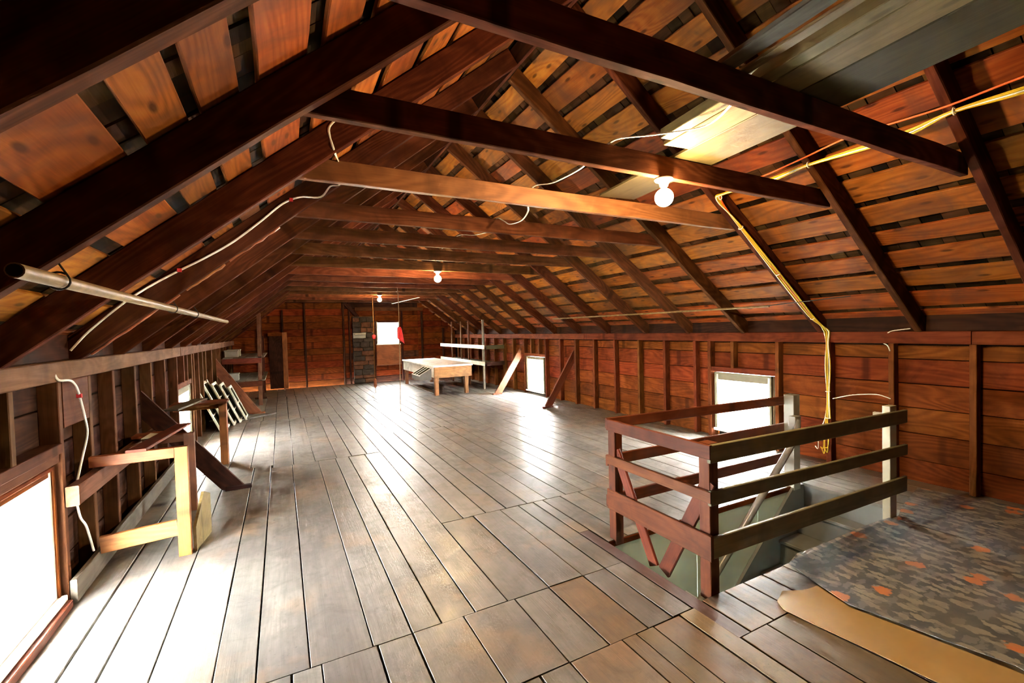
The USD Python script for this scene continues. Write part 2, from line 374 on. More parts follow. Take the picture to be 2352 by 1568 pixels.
# ------------------------------------------------------------------ floor
floor = thing('floor', 'worn wide-plank attic floor, grey and dusty, around the open stairwell', 'floor', kind='structure')
OX0, OX1, OY0, OY1 = 2.0, 4.27, 1.69, 2.45
for (x0, x1, y0, y1) in ((XL - .1, OX0 - .05, YN, YF), (OX1 + .03, XR + .1, YN, YF), (OX0 - .05, OX1 + .03, YN, OY0 - .04), (OX0 - .05, OX1 + .03, OY1 + .03, YF)):
    obj('subfloor', box(x0, x1, y0, y1, -0.16, -0.045), 'under_dark', floor)
obj('subfloor', box(XL - .1, XR + .1, YB, YN, -0.16, -0.003), 'floor_wood', floor)


def lay(seams, y0, y1, worn=0.0, look=None):
    for a, b in zip(seams[:-1], seams[1:]):
        g = rng.uniform(0.005, 0.011)
        z = rng.uniform(-0.002, 0.002)
        tp = 1 - rng.uniform(0, 0.025) if rng.random() < 0.35 else 1.0
        n = max(1, int((y1 - y0) / 0.6))
        lk = look or ('floor_wood_worn' if rng.random() < worn else 'floor_wood')
        obj('plank', beam(((a + b) / 2, y0 + rng.uniform(.001, .006), z - 0.014), ((a + b) / 2, y1 - rng.uniform(.001, .006), z - 0.014), b - a - g, 0.028, seg=n, wob=0.0012, bev=0.002, taper=tp), lk, floor)


def split(a, b, w=0.2, jit=0.03):
    n = max(1, round((b - a) / w))
    s = np.linspace(a, b, n + 1)
    s[1:-1] += rng.uniform(-jit, jit, n - 1)
    return list(s)


G1 = [-1.2, -.935, -.775, -.57, -.32, -.15]
lay(G1, YN, 1.2); lay(G1, 1.2, 5.86); lay([-1.2, -.98, -.80, -.58, -.36, -.13], 5.86, 9.0); lay(split(-1.2, -.13, .2), 9.0, 12.24); lay(split(-1.2, -.13, .2), 12.24, YF)
lay([-.15, -.01, .11, .36, .53, .80], YN, 2.19); lay([-.15, .065, .34, .53, .68, .87, 1.06], 2.19, 5.75)
lay([.80, 1.10], 1.645, 2.19); lay([.80, .94, 1.10], YN, 1.645, 0.6)
lay([-.13, .08, .31, .55, .72, .90, 1.06], 5.75, 8.9); lay(split(-.13, 1.06, .19), 8.9, 12.24); lay(split(-.13, 1.06, .19), 12.24, YF)
lay([1.06, 1.33, 1.57, 1.74, 1.885], 2.19, 3.34, 0.0); lay([1.10, 1.33, 1.57, 1.74, 1.885], 1.645, 2.19, 0.3)
lay([1.10, 1.40, 1.49, 1.60, 1.78, 1.90], YN, 1.645, 0.9); lay([1.90, 2.10, 2.33], YN, 1.38, 0.9)
lay([1.06, 1.245, 1.44, 1.63, 1.83, 2.03, 2.23, 2.42, 2.60], 3.34, 6.75)
lay([1.06, 1.25, 1.42, 1.62, 1.80, 2.0, 2.19, 2.40, 2.60], 6.75, 10.3); lay(split(1.06, 2.6, .19), 10.3, YF)
lay([1.885, 1.975], 1.38, 2.66, look='threshold_wood'); lay([1.885, 1.98], 2.66, 3.34)
lay([1.98, 2.16, 2.36, 2.6], OY1, 3.34)
lay(split(2.6, 4.27, .2), OY1, 6.7); lay(split(4.27, XR + .09, .2), 1.66, 6.7)
lay(split(2.6, XR + .09, .2), 6.7, 10.2); lay(split(2.6, XR + .09, .2), 10.2, YF)
# short boards along the near side of the stairwell, running under the linoleum
for x0, x1 in zip([1.98, 2.33, 2.75, 3.2, 3.65, 4.05], [2.33, 2.75, 3.2, 3.65, 4.05, 4.27]):
    pass
lay([2.33, 2.5, 2.7, 2.92, 3.12, 3.34, 3.55, 3.76, 3.97, 4.27], YN, OY0 - .02, 0.8)
lay([1.98, 2.16, 2.33], 1.38, OY0 - .02, 0.4)
lay(split(4.27, XR + .09, .2), YN, 1.66, 0.5)

# ------------------------------------------------------------------ knee walls
WIN_R = [(3.28, 4.06, 0.10, 0.86), (8.42, 9.22, 0.06, 0.86)]
WIN_L = [(2.58, 3.36, 0.055, 0.81), (6.72, 7.55, 0.17, 0.86)]


def spans(y0, y1, z0, z1, wins):
    """Parts of y0..y1 that no window cuts, for a row z0..z1."""
    out = [(y0, y1)]
    for (a, b, c, d) in wins:
        if z1 > c + .02 and z0 < d - .02:
            out = [s for (p, q) in out for s in ((p, min(q, a)), (max(p, b), q)) if s[1] - s[0] > .03]
    return out


def knee_wall(side, x, wins, studs, jacks, look, stud_look, name, label, plate_look):
    w = thing(name, label, 'wall', kind='structure')
    s = 1 if side == 'R' else -1
    xo = x + s * .09
    # outer cladding with the window openings left free
    for i, (z0, z1) in enumerate([(-.16, .06), (.06, .16), (.16, .82), (.82, .9), (.9, 1.9)]):
        for a, b in spans(YB, YF + .2, z0, z1, wins):
            obj('cladding', box(min(xo + s * .035, xo + s * .07), max(xo + s * .035, xo + s * .07), a, b, z0, z1), 'under_dark', w)
    row = -.05
    k = 0
    while row < 1.2:
        h = rng.uniform(.215, .25)
        top = min(row + h, 1.262)
        joints = sorted(rng.choice(studs[2:-2], 3, replace=False)) if k % 2 else sorted(rng.choice(studs[3:-3], 2, replace=False))
        edges = [YN] + list(joints) + [YF]
        for a, b in zip(edges[:-1], edges[1:]):
            for p, q in spans(a, b, row, top, wins):
                obj('plank', beam((xo + s * .012, p + .002, (row + top) / 2), (xo + s * .012, q - .002, (row + top) / 2), .024, top - row - rng.uniform(.004, .011), up=(0, 0, 1), seg=max(1, int((q - p) / 1.2)), wob=.0012, bev=.004), look, w)
        row += h
        k += 1
    for y in studs:
        wd = rng.uniform(.042, .05)
        obj('stud', beam((x + s * .045, y + rng.normal(0, .004), 0.0), (x + s * .045, y + rng.normal(0, .004), 1.27), .09, wd, up=(0, 1, 0), seg=2, wob=.0012), stud_look, w)
    for y, z0, z1 in jacks:
        obj('stud', beam((x + s * .045, y, z0), (x + s * .045, y, z1), .09, .045, up=(0, 1, 0)), stud_look, w)
    for a, b in ((YN, 1.55), (1.55, 6.9), (6.9, YF)):
        obj('top_plate', beam((x + s * .05, a + .002, 1.327), (x + s * .05, b - .002, 1.327), .105, .112, seg=5, wob=.003, bev=.006), plate_look, w)
    obj('eave_board', box(min(xo - s * .03, xo - s * .005), max(xo - s * .03, xo - s * .005), YN, YF, 1.384, 1.60), 'wall_wood_dark', w)
    for (a, b, z0, z1) in wins:
        obj('header', box(min(x + s * .01, x + s * .09), max(x + s * .01, x + s * .09), a - .07, b + .07, z1 + .01, z1 + .075), stud_look, w)
    return w


ST_R = [.42, .98, 1.54, 2.10, 2.65, 3.20, 4.12, 4.36, 4.92, 5.47, 6.05, 6.63, 7.21, 7.75, 8.32, 9.28, 9.85, 10.4, 10.95, 11.5, 12.05, 12.6, 13.15, 13.7]
ST_L = [-.6, 0, .6, 1.2, 1.8, 2.46, 3.42, 3.86, 4.33, 4.88, 5.42, 5.99, 6.62, 7.63, 7.80, 8.20, 8.60, 8.96, 9.66, 10.3, 10.9, 11.5, 12.1, 12.7, 13.3]
wr_ = knee_wall('R', XR, WIN_R, ST_R, [(3.78, .93, 1.27), (8.95, .93, 1.27), (8.6, .93, 1.27)], 'wall_wood', 'stud_wood', 'wall_right', 'reddish plank knee wall with bare studs behind the stairwell', 'stud_wood')
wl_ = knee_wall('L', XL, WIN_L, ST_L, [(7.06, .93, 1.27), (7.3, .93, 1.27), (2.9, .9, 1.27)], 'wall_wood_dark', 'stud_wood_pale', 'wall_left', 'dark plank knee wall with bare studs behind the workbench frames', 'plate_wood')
obj('window_apron', beam((XL + .012, 2.2, .022), (XL + .012, 3.36, .022), .035, .044, seg=6, wob=.004), 'rail_wood', wl_)
obj('fire_block', box(XL - .085, XL, 3.45, 3.83, 1.0, 1.27), 'stud_wood_pale', wl_)
for (p, q, z) in ((2.48, 3.40, .87),):
    obj('stud_block', box(XL - .09, XL + .004, p, q, z, z + .055), 'stud_wood_pale', wl_)

# far gable wall
we = thing('wall_far', 'dark plank gable wall at the far end of the attic', 'wall', kind='structure')
WE = (2.58, 3.32, 1.13, 1.86)
for (x0, x1, z0, z1) in ((-1.6, WE[0], -.16, 4.2), (WE[1], 5.6, -.16, 4.2), (WE[0], WE[1], -.16, WE[2]), (WE[0], WE[1], WE[3], 4.2)):
    obj('cladding', box(x0, x1, YF + .13, YF + .16, z0, z1), 'under_dark', we)
row = -.03
while row < 3.75:
    h = rng.uniform(.17, .21)
    top = row + h
    xa = max(XL - .05, XL + (row - 1.385) / KL - .3) if top > 1.3 else XL - .05
    xb = min(XR + .05, XR - (row - 1.385) / KR + .3) if top > 1.3 else XR + .05
    if xb - xa > .2:
        cuts = [xa] + [c for c in (1.62, 3.9) if xa + .2 < c < xb - .2] + [xb]
        for a, b in zip(cuts[:-1], cuts[1:]):
            for p, q in spans(a, b, row, top, [WE]):
                obj('plank', beam((p + .002, YF + .105, (row + top) / 2), (q - .002, YF + .105, (row + top) / 2), .024, top - row - rng.uniform(.004, .012), seg=2, wob=.001), 'wall_wood_dark' if rng.random() < .12 else 'wall_wood', we)
    row = top
for x, z1 in ((-.55, 1.7), (.05, 2.2), (.62, 2.65), (1.66, 3.3), (1.82, 3.4), (2.53, 3.3), (3.38, 2.2), (4.02, 2.15), (4.72, 1.6)):
    z1 = min(z1, (zl(x) if x < XRID else zr(x)) + .1)
    obj('stud', beam((x, YF + .05, 0), (x, YF + .05, z1), .045, .09, up=(0, 1, 0)), 'wall_wood_dark', we)
obj('nailer', box(1.98, 4.05, YF - .03, YF, 2.17, 2.27), 'stud_wood_pale', we)
obj('nailer', box(2.55, 3.36, YF - .004, YF + .09, .98, 1.13), 'wall_wood', we)
obj('window_apron', box(2.58, 3.32, YF - .012, YF + .012, .5, 1.12), 'bench_wood', we)
obj('brace', beam((1.58, YF - .02, 2.55), (2.28, YF - .02, 1.72), .10, .03, up=(0, 1, 0)), 'wall_wood_dark', we)
# near gable wall behind the camera
wn = thing('wall_near', 'plain plank gable wall behind the viewpoint', 'wall', kind='structure')
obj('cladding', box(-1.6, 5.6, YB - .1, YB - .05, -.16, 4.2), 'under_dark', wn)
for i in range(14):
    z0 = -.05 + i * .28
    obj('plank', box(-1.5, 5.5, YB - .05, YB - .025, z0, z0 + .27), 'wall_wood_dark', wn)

# ------------------------------------------------------------------ roof slopes
def roof(side):
    lab = 'left roof slope of spaced orange sheathing boards over shingles' if side == 'L' else 'right roof slope of spaced orange sheathing boards over shingles'
    c = thing('ceiling', lab, 'ceiling', kind='structure')
    foot = V(XL, 0, 1.385) if side == 'L' else V(XR, 0, 1.375)
    U, N = (UL, NL) if side == 'L' else (UR, NR)
    slen = (XRID - XL) / UL[0] if side == 'L' else (XR - XRID) / -UR[0]
    off = 0.155
    P = lambda s, y, o=0.0: foot + U * s + N * (off + o) + V(0, y, 0)
    # dark underlay above the shingles
    obj('roof_deck', beam(P(slen / 2 - .1, YB, .075), P(slen / 2 - .1, YF + .2, .075), slen + .75, .02, up=N), 'under_dark', c)
    edges = []
    if side == 'L':
        edges = [(-.42, -.2), (-.14, .08), (.14, .33), (.39, .63), (.70, 1.0), (1.06, 1.215), (1.28, 1.425), (1.50, 1.70)]
    else:
        edges = [(-.42, -.2)]
    s = edges[-1][1]
    while s < slen + .05:
        g = rng.uniform(.055, .09)
        w = rng.uniform(.16, .225)
        edges.append((s + g, min(s + g + w, slen + .10)))
        s += g + w
    gaps = []
    for i, (a, b) in enumerate(edges):
        if b - a < .06:
            continue
        js = sorted(rng.choice(RAFT_Y[4:-2:1], 2, replace=False)) if i % 3 else sorted(rng.choice(RAFT_Y[3:-2], 3, replace=False))
        js = [YN - .15] + [j for n, j in enumerate(js) if n == 0 or j - js[n - 1] > .9] + [YF + .1]
        for p, q in zip(js[:-1], js[1:]):
            d0, d1 = rng.normal(0, .006, 2)
            obj('sheathing_board', beam(P((a + b) / 2 + d0, p + .003, .012), P((a + b) / 2 + d1, q - .003, .012), b - a + rng.normal(0, .006), .023, up=N, seg=max(2, int((q - p) / .45)), wob=.0045, bev=.004), 'roof_wood', c)
        if i + 1 < len(edges):
            gaps.append((b, edges[i + 1][0]))
    # shingle butts seen through the gaps
    cells = []
    for (a, b) in gaps:
        y = YN
        while y < YF:
            w = rng.uniform(.07, .16)
            cells.append((a - .03, b + .03, y, y + w - .006, rng.uniform(0, .012)))
            y += w
    cam_p = V(0, 0, CAM_Z)

    def seen(cell):
        p = P((cell[0] + cell[1]) / 2, (cell[2] + cell[3]) / 2)
        d = p - cam_p
        dep = np.dot(d, -V(*BACK))
        xx, yy = np.dot(d, V(*RIGHT)) / max(dep, 1e-3), np.dot(d, V(*UP)) / max(dep, 1e-3)
        return -np.linalg.norm(d) if dep > .1 and abs(xx) < 1.15 and abs(yy) < .78 else -1e3 - np.linalg.norm(d)
    cells.sort(key=seen, reverse=True)
    sh = lambda q: beam(P((q[0] + q[1]) / 2, q[2], .034 + q[4]), P((q[0] + q[1]) / 2, q[3], .034 + q[4]), q[1] - q[0], .008, up=N, bev=.001)
    for q in cells[:260]:
        obj('shingle', sh(q), 'shingle_wood', c)
    obj('shingles', join(*[sh(q) for q in cells[260:]]), 'shingle_wood', c, kind='stuff')
    return c


ceil_l = roof('L')
ceil_r = roof('R')
rb = obj('ridge_board', box(XRID - .015, XRID + .015, YN, YF, ZRID + .0, ZRID + .19), 'rafter_wood', ceil_l)

# ------------------------------------------------------------------ rafters and collar ties
SK = 0.12      # the rafters over the workbench lean slightly along the attic


def rafter(side, i, y):
    U, N = (UL, NL) if side == 'L' else (UR, NR)
    d = 0.15
    if side == 'L':
        a = V(XL - .09, y + SK * (.15 - XL + .09), zl(XL - .09)) + N * d / 2
        b = V(XRID - .016, y + SK * (.15 - XRID), zl(XRID - .016)) + N * d / 2
    else:
        a = V(XR + .09, y, zr(XR + .09)) + N * d / 2
        b = V(XRID + .016, y, zr(XRID + .016)) + N * d / 2
    return beam(a, b, .052 if side == 'R' else .06, d, up=N, seg=10, wob=.0035 if side == 'L' else .002, bev=.005)


EXTRA_R = {1: 'beside the stored planks', 2: 'above the stairwell', 3: 'carrying the yellow cables down'}
EXTRA_L = {1: 'crossing the top corner', 2: 'broad and nearly black', 3: 'over the pole', 4: 'bark-edged, with the white cable along it'}
for i, y in enumerate(RAFT_Y):
    n = ORD[i]
    for side in 'LR':
        where = 'workbench side' if side == 'L' else 'stairwell side'
        ex = (EXTRA_L if side == 'L' else EXTRA_R).get(i)
        lab = f'dark {where} rafter, {n} from the viewpoint' + (f', {ex}' if ex else '')
        if side == 'L' and i == 4:
            t4 = thing('rafter', lab, 'rafter', f'rafters on the {where}')
            obj('timber', rafter(side, i, y), 'rafter_wood', t4)
            for (xa, xb) in ((-1.08, -.60), (-.56, -.33), (-.30, .02)):
                obj('bark_edge', beam(V(xa, y + .016 + SK * (.15 - xa), zl(xa)) - NL * .004, V(xb, y + .016 + SK * (.15 - xb), zl(xb)) - NL * .004, .03, .012, up=NL, seg=8, wob=.007, bev=.003), 'bench_wood', t4)
            continue
        obj('rafter', rafter(side, i, y), 'rafter_wood', label=lab, cat='rafter', group=f'rafters on the {where}')
for i, y in enumerate(RAFT_Y):
    if i == 0:
        continue
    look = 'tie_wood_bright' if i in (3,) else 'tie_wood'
    x0 = XL + (2.4 - 1.385) / KL - .16
    x1 = XR - (2.45 - 1.375) / KR + .145
    ex = {1: 'rough-sawn, crossing the top of the view', 2: 'with the nearest bare bulb under it', 3: 'pale and knotty, lit by the nearest bulb'}.get(i)
    lab = f'horizontal collar tie, {ORD[i - 1]} from the viewpoint' + (f', {ex}' if ex else '')
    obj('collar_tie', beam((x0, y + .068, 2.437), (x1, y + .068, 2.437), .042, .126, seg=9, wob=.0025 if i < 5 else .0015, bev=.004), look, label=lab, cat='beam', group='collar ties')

# ------------------------------------------------------------------ windows
def window(n, axis, at, s, a, b, z0, z1, label, casing='window_green', shade=0.0):
    """axis x: in a knee wall at x = at, outward s; axis y: in the gable."""
    w = thing(f'window_{n}', label, 'window', kind='structure')

    def bx(u0, u1, d0, d1, c0, c1):
        if axis == 'x':
            lo, hi = sorted((at + s * d0, at + s * d1))
            return box(lo, hi, u0, u1, c0, c1)
        return box(u0, u1, at + d0, at + d1, c0, c1)
    f = .022
    obj('jamb', bx(a, a + f, .02, .055, z0, z1), casing, w)
    obj('jamb', bx(b - f, b, .02, .055, z0, z1), casing, w)
    obj('window_head', bx(a, b, .02, .055, z1 - f, z1), casing, w)
    obj('outer_reveal', bx(a, a + f, .056, .17, z0, z1), 'window_white', w)
    obj('outer_reveal', bx(b - f, b, .056, .17, z0, z1), 'window_white', w)
    obj('outer_reveal', bx(a + f, b - f, .056, .17, z1 - f, z1), 'window_white', w)
    obj('sill', bx(a - .0, b + .0, -.005, .19, z0 - .01, z0 + f), 'window_white', w)
    sa, sb, s0, s1 = a + f, b - f, z0 + f, z1 - f
    r = .03
    obj('sash_stile', bx(sa, sa + r, .03, .055, s0, s1), 'window_white', w)
    obj('sash_stile', bx(sb - r, sb, .03, .055, s0, s1), 'window_white', w)
    obj('sash_rail', bx(sa + r, sb - r, .03, .055, s0, s0 + r), 'window_white', w)
    obj('sash_rail', bx(sa + r, sb - r, .03, .055, s1 - r - shade, s1), casing, w)
    obj('pane', bx(sa + r, sb - r, .041, .044, s0 + r, s1 - r - shade), 'window_glass', w)
    return w


window(1, 'x', XR, 1, *WIN_R[0], 'square bright window in the knee wall behind the stair railing', shade=.045)
window(2, 'x', XR, 1, *WIN_R[1], 'bright window between the two diagonal braces near the far shelves', shade=.01)
window(3, 'x', XL, -1, *WIN_L[0], 'large blown-out window low at the near edge of the dark wall', casing='wall_wood', shade=.0)
window(4, 'x', XL, -1, *WIN_L[1], 'bright window behind the bench frame with the board top', shade=.03)
window(5, 'y', YF, 1, *WE, 'bright square window in the far gable wall', casing='wall_wood_dark')

# ------------------------------------------------------------------ stairwell
sw = thing('wall_stairwell', 'pale green boarded sides of the stairwell under the railing', 'wall', kind='structure')
ZB = -2.5
for x0, x1 in ((1.97, 2.86), (2.863, 3.62), (3.623, 4.30)):
    obj('wall_panel', box(x0, x1, OY1, OY1 + .012, ZB, -.03, bev=.002), 'stair_green', sw)
obj('wall_panel', box(1.955, 1.967, OY0 - .02, OY1 + .02, ZB, -.03), 'stair_green', sw)
obj('wall_panel', box(1.967, 4.30, OY0 - .032, OY0 - .02, ZB, -.03), 'stair_green', sw)
obj('wall_panel', box(4.28, 4.292, OY0 - .02, OY1 + .02, ZB, -.03), 'stair_grey', sw)
obj('edge_trim', box(1.99, 4.27, OY1 - .006, OY1 + .012, -.045, -.005), 'wall_wood', sw)
obj('stair_floor', box(.9, 4.3, OY0 - .03, OY1 + .02, ZB - .03, ZB), 'stair_grey', sw)
stair = thing('staircase', 'steep grey painted stairs going down inside the railing', 'stairs')
nose = [4.15 - .265 * k for k in range(11)]
prev = 4.279
for k in range(10):
    z = -.21 - .22 * k
    if z < ZB + .1:
        break
    x0, x1 = nose[k] - .005, prev
    obj('tread', box(nose[k] - .02, min(prev + .02, 4.279), OY0, OY1 - .03, z - .03, z, bev=.006), 'stair_grey', stair)
    obj('riser', box(prev - .001, min(prev + .018, 4.279) if k else 4.279, OY0, OY1 - .03, z, z + .19), 'stair_grey', stair)
    prev = nose[k]
obj('skirting_board', prism_dir([(4.25, OY1 - .028, .0), (4.10, OY1 - .028, .0), (2.2, OY1 - .028, -1.66), (2.2, OY1 - .028, -1.9), (4.25, OY1 - .028, -.4)], (0, .026, 0)), 'stair_grey', stair)
pipe = thing('handrail', 'grey metal pipe handrail slanting down into the stairwell', 'handrail')
obj('pipe', tube(curve([(4.05, 2.36, .62), (3.99, 2.33, .545), (3.9, 2.31, .46), (3.07, 2.31, -.27), (2.5, 2.31, -.77)], 8), .027, 12), 'galvanised', pipe, smooth=40)
obj('bracket', box(4.00, 4.09, 2.35, 2.41, .57, .66), 'grey_paint', pipe)
obj('bracket', box(2.70, 2.74, 2.31, OY1, -.62, -.57), 'grey_paint', pipe)

rail = thing('stair_railing', 'slatted wooden railing around the open stairwell, brown end and olive-grey side', 'railing')
obj('post', box(2.052, 2.125, 1.668, 1.738, -.03, .845), 'rail_wood', rail)
obj('post', box(2.035, 2.105, 2.43, 2.50, -.03, .83), 'rail_wood', rail)
obj('post', box(4.035, 4.135, 1.672, 1.722, -.03, .845), 'cream_paint', rail, label='cream painted post')
obj('post', box(4.09, 4.185, 2.415, 2.505, -.03, .835), 'grey_paint', rail, label='grey painted post')
for (za, zb, h) in ((.795, .755, .10), (.553, .50, .082), (.276, .235, .118)):
    obj('rail', beam((2.035, 1.656, za), (4.235, 1.656, zb), .022, h, seg=3, wob=.001), 'rail_olive', rail, label='olive-grey side rail')
for (za, h) in ((.805, .08), (.558, .066), (.277, .142)):
    obj('rail', beam((2.040, 1.645, za), (2.040, 2.512, za), .022, h, seg=2, wob=.001), 'rail_wood', rail)
for (za, zb, h) in ((.815, .775, .075), (.55, .53, .078), (.26, .25, .085)):
    obj('rail', beam((2.03, 2.512, za), (4.20, 2.512, zb), .022, h, seg=3, wob=.001), 'rail_wood', rail)
obj('brace', beam((2.064, 2.45, .63), (2.064, 2.10, -.03), .022, .075, up=(0, 1, .3)), 'rail_wood', rail)
obj('brace', beam((2.068, 1.68, .64), (2.068, 2.02, -.03), .022, .085, up=(0, 1, -.3)), 'rail_wood', rail)

# ------------------------------------------------------------------ linoleum
def sheet(poly, z, lift, seed, t=.004, n=28):
    """A floor sheet with gently curled edges."""
    from shapely.geometry import Polygon, Point
    P = Polygon(poly)
    x0, y0, x1, y1 = P.bounds
    m = trimesh.creation.extrude_polygon(P, t, engine='earcut')
    m = m.subdivide_to_size(.09, max_iter=12) if hasattr(m, 'subdivide_to_size') else m
    v, f = trimesh.remesh.subdivide_to_size(m.vertices, m.faces, .12, max_iter=14)
    ex = P.exterior
    d = np.array([ex.distance(Point(a[0], a[1])) for a in v])
    nz = meshkit.fbm(np.c_[v[:, :2] * 3.0, np.full(len(v), seed)], 3, seed)
    v[:, 2] += z + lift * np.clip(1 - d / .15, 0, 1) * np.clip((nz - .35) * 2.2, 0, 1) + .004 * nz
    return v, f, v.copy()


obj('linoleum_sheet', sheet([(2.63, -1.2), (2.665, .6), (2.69, .68), (2.58, 1.25), (2.70, 1.63), (2.86, 1.675), (3.98, 1.655), (3.985, 1.2), (3.99, -1.2)], .018, .012, 3), 'lino_print', label='blue-grey floral linoleum sheet with orange flowers beside the stairwell', cat='linoleum')
obj('linoleum_sheet', sheet([(4.04, -1.2), (4.035, 1.63), (4.33, 1.72), (4.95, 1.85), (5.06, 1.3), (5.06, -1.2)], .004, .006, 5), 'lino_print', label='faded floral linoleum sheet along the plank wall past the cream post', cat='linoleum')
obj('linoleum_backing', sheet([(2.36, -1.2), (2.335, .80), (2.27, 1.40), (2.31, 1.46), (2.42, 1.50), (2.52, 1.45), (2.61, 1.44), (2.72, 1.44), (2.78, .6), (2.78, -1.2)], .002, .010, 9), 'lino_tan', label='plain tan sheet showing under the edge of the floral linoleum', cat='linoleum')

# ------------------------------------------------------------------ bare bulbs
def bulb(x, y, ztop, r, label):
    t = thing('light_bulb', label, 'light bulb', group='bare bulbs under the collar ties')
    obj('lampholder', lathe([(0, 0), (.052, 0), (.055, -.006), (.05, -.014), (.03, -.02), (.024, -.045), (0, -.045)], (x, y, ztop), 24), 'porcelain', t, smooth=40)
    pr = [(0, -.04), (.014, -.045), (.018, -.06)]
    c = -.06 - r * .95
    pr += [(r * math.sin(a), c + r * math.cos(a)) for a in np.linspace(.55, math.pi, 12)]
    obj('glass_bulb', lathe([(max(p[0], 0), p[1]) for p in pr], (x, y, ztop), 20), 'bulb_glow', t, smooth=True)


bulb(2.06, 1.965, 2.372, .054, 'largest bare bulb, glowing under the dark tie nearest the stairwell')
bulb(2.06, 6.298, 2.372, .052, 'bare bulb glowing under the middle of the ties')
bulb(2.065, 10.638, 2.372, .050, 'small farthest bare bulb, above the hanging cords')

# ------------------------------------------------------------------ poles on the rafters
t = thing('metal_pole', 'tarnished pole wired under the rafters above the workbench frames', 'pole')
obj('pole', tube([(-.65, 1.74, 1.70), (-.652, 2.6, 1.70), (-.655, 4.0, 1.702), (-.655, 7.3, 1.708)], [.022, .022, .022, .022], 14), 'pole_brown', t, smooth=40)
obj('pole_end', tube([(-.65, 1.7385, 1.70), (-.65, 1.7395, 1.70)], .018, 14), 'under_dark', t)
for y in (2.02, 3.78, 4.66):
    ring = [(-.65 + .029 * math.cos(a), y, 1.701 + .029 * math.sin(a)) for a in np.linspace(.9, 2 * math.pi + .6, 16)] + [(-.66, y, 1.78)]
    obj('wire_loop', tube(ring, .0035, 6), 'wire_dark', t, smooth=True)
t = thing('wooden_pole', 'thin weathered pole lying along the undersides of the stairwell-side rafters', 'pole')
obj('pole', tube([(4.66, 3.0, 1.675), (4.665, 5.0, 1.672), (4.66, 7.3, 1.676)], .012, 10), 'pole_brown', t, smooth=40)
obj('thin_rod', tube([(4.66, 3.1, 1.676), (4.60, 2.2, 1.72)], .005, 8), 'wire_dark', t, smooth=40)

# ------------------------------------------------------------------ cables
CL = [(0.42, 3.498, 2.62), (0.4, 3.528, 2.56), (0.361, 3.553, 2.52), (0.294, 3.551, 2.5), (0.162, 3.567, 2.489), (0.048, 3.58, 2.434), (-0.094, 3.597, 2.302), (-0.258, 3.617, 2.157), (-0.416, 3.636, 2.047), (-0.617, 3.658, 1.925), (-0.751, 3.673, 1.837), (-0.881, 3.688, 1.737), (-1.06, 3.698, 1.56), (-1.14, 3.65, 1.44)]
t = thing('white_cable', 'white cable along the bark-edged rafter and down the dark wall', 'cable')
obj('cable', tube(curve([(.327, 2.66, 2.70), (.279, 2.665, 2.640), (.281, 2.67, 2.585), (.308, 2.69, 2.505), (.36, 2.9, 2.50), (.40, 3.3, 2.53), (.361, 3.54, 2.58)] + CL[3:], 6), .0066, 8, flat=.5, flat_dir=(0, 1, 0)), 'cable_white', t, smooth=50)
obj('cable', tube(curve([(-1.14, 3.40, 1.34), (-1.11, 3.37, 1.285), (-1.1, 3.48, 1.272), (-1.1, 3.545, 1.25), (-1.1, 3.606, 1.189), (-1.1, 3.70, .987), (-1.1, 3.705, .905), (-1.105, 3.643, .80), (-1.11, 3.55, .66), (-1.11, 3.517, .60), (-1.105, 3.55, .45), (-1.1, 3.62, .36), (-1.1, 3.714, .17)], 6), .0066, 8), 'cable_white', t, smooth=50)
for (x, y, z) in ((-.58, 3.65, 1.948), (.10, 3.57, 2.462), (-1.1, 3.62, 1.165)):
    obj('staple', box(x - .012, x + .012, y - .012, y + .006, z - .012, z + .012), 'red_cloth', t)
WC = [(1.93, .40, 2.585), (1.86, .70, 2.58), (1.77, .98, 2.57), (1.75, 1.19, 2.525), (1.79, 1.27, 2.48), (1.82, 1.33, 2.475), (1.88, 1.52, 2.468), (1.74, 1.71, 2.475), (1.65, 1.86, 2.50), (1.65, 1.965, 2.512), (1.66, 2.15, 2.50), (1.70, 2.30, 2.49), (1.66, 2.55, 2.475), (1.64, 2.785, 2.512), (1.72, 3.0, 2.46), (1.80, 3.15, 2.44), (1.79, 3.24, 2.39), (1.74, 3.35, 2.38), (1.76, 3.5, 2.44), (1.78, 3.69, 2.512), (1.85, 3.9, 2.46), (1.78, 4.2, 2.46), (1.72, 4.53, 2.512), (1.8, 5.3, 2.512)]
obj('white_cable', tube(curve(WC, 6), .0075, 8, flat=.45, flat_dir=(0, 0, 1)), 'cable_white', smooth=50, label='flat white cable draped loosely over the tops of the collar ties', cat='cable')
yb = thing('cable_bundle', 'bundle of yellow and white cables strapped along the rafters and down a stud', 'cables')
PATH = [(3.36, .40, 2.642), (3.351, .829, 2.642), (3.34, 1.087, 2.648), (3.374, 1.275, 2.625), (3.38, 1.458, 2.618), (3.371, 1.875, 2.622), (3.383, 2.20, 2.60), (3.385, 2.56, 2.615), (3.43, 2.655, 2.59), (3.689, 2.675, 2.408), (4.258, 2.68, 1.987), (4.80, 2.685, 1.585), (4.96, 2.66, 1.47), (5.055, 2.645, 1.41), (5.083, 2.645, 1.375), (5.086, 2.643, 1.25), (5.088, 2.642, 1.03), (5.09, 2.64, .71), (5.088, 2.645, .48)]
NC = 8
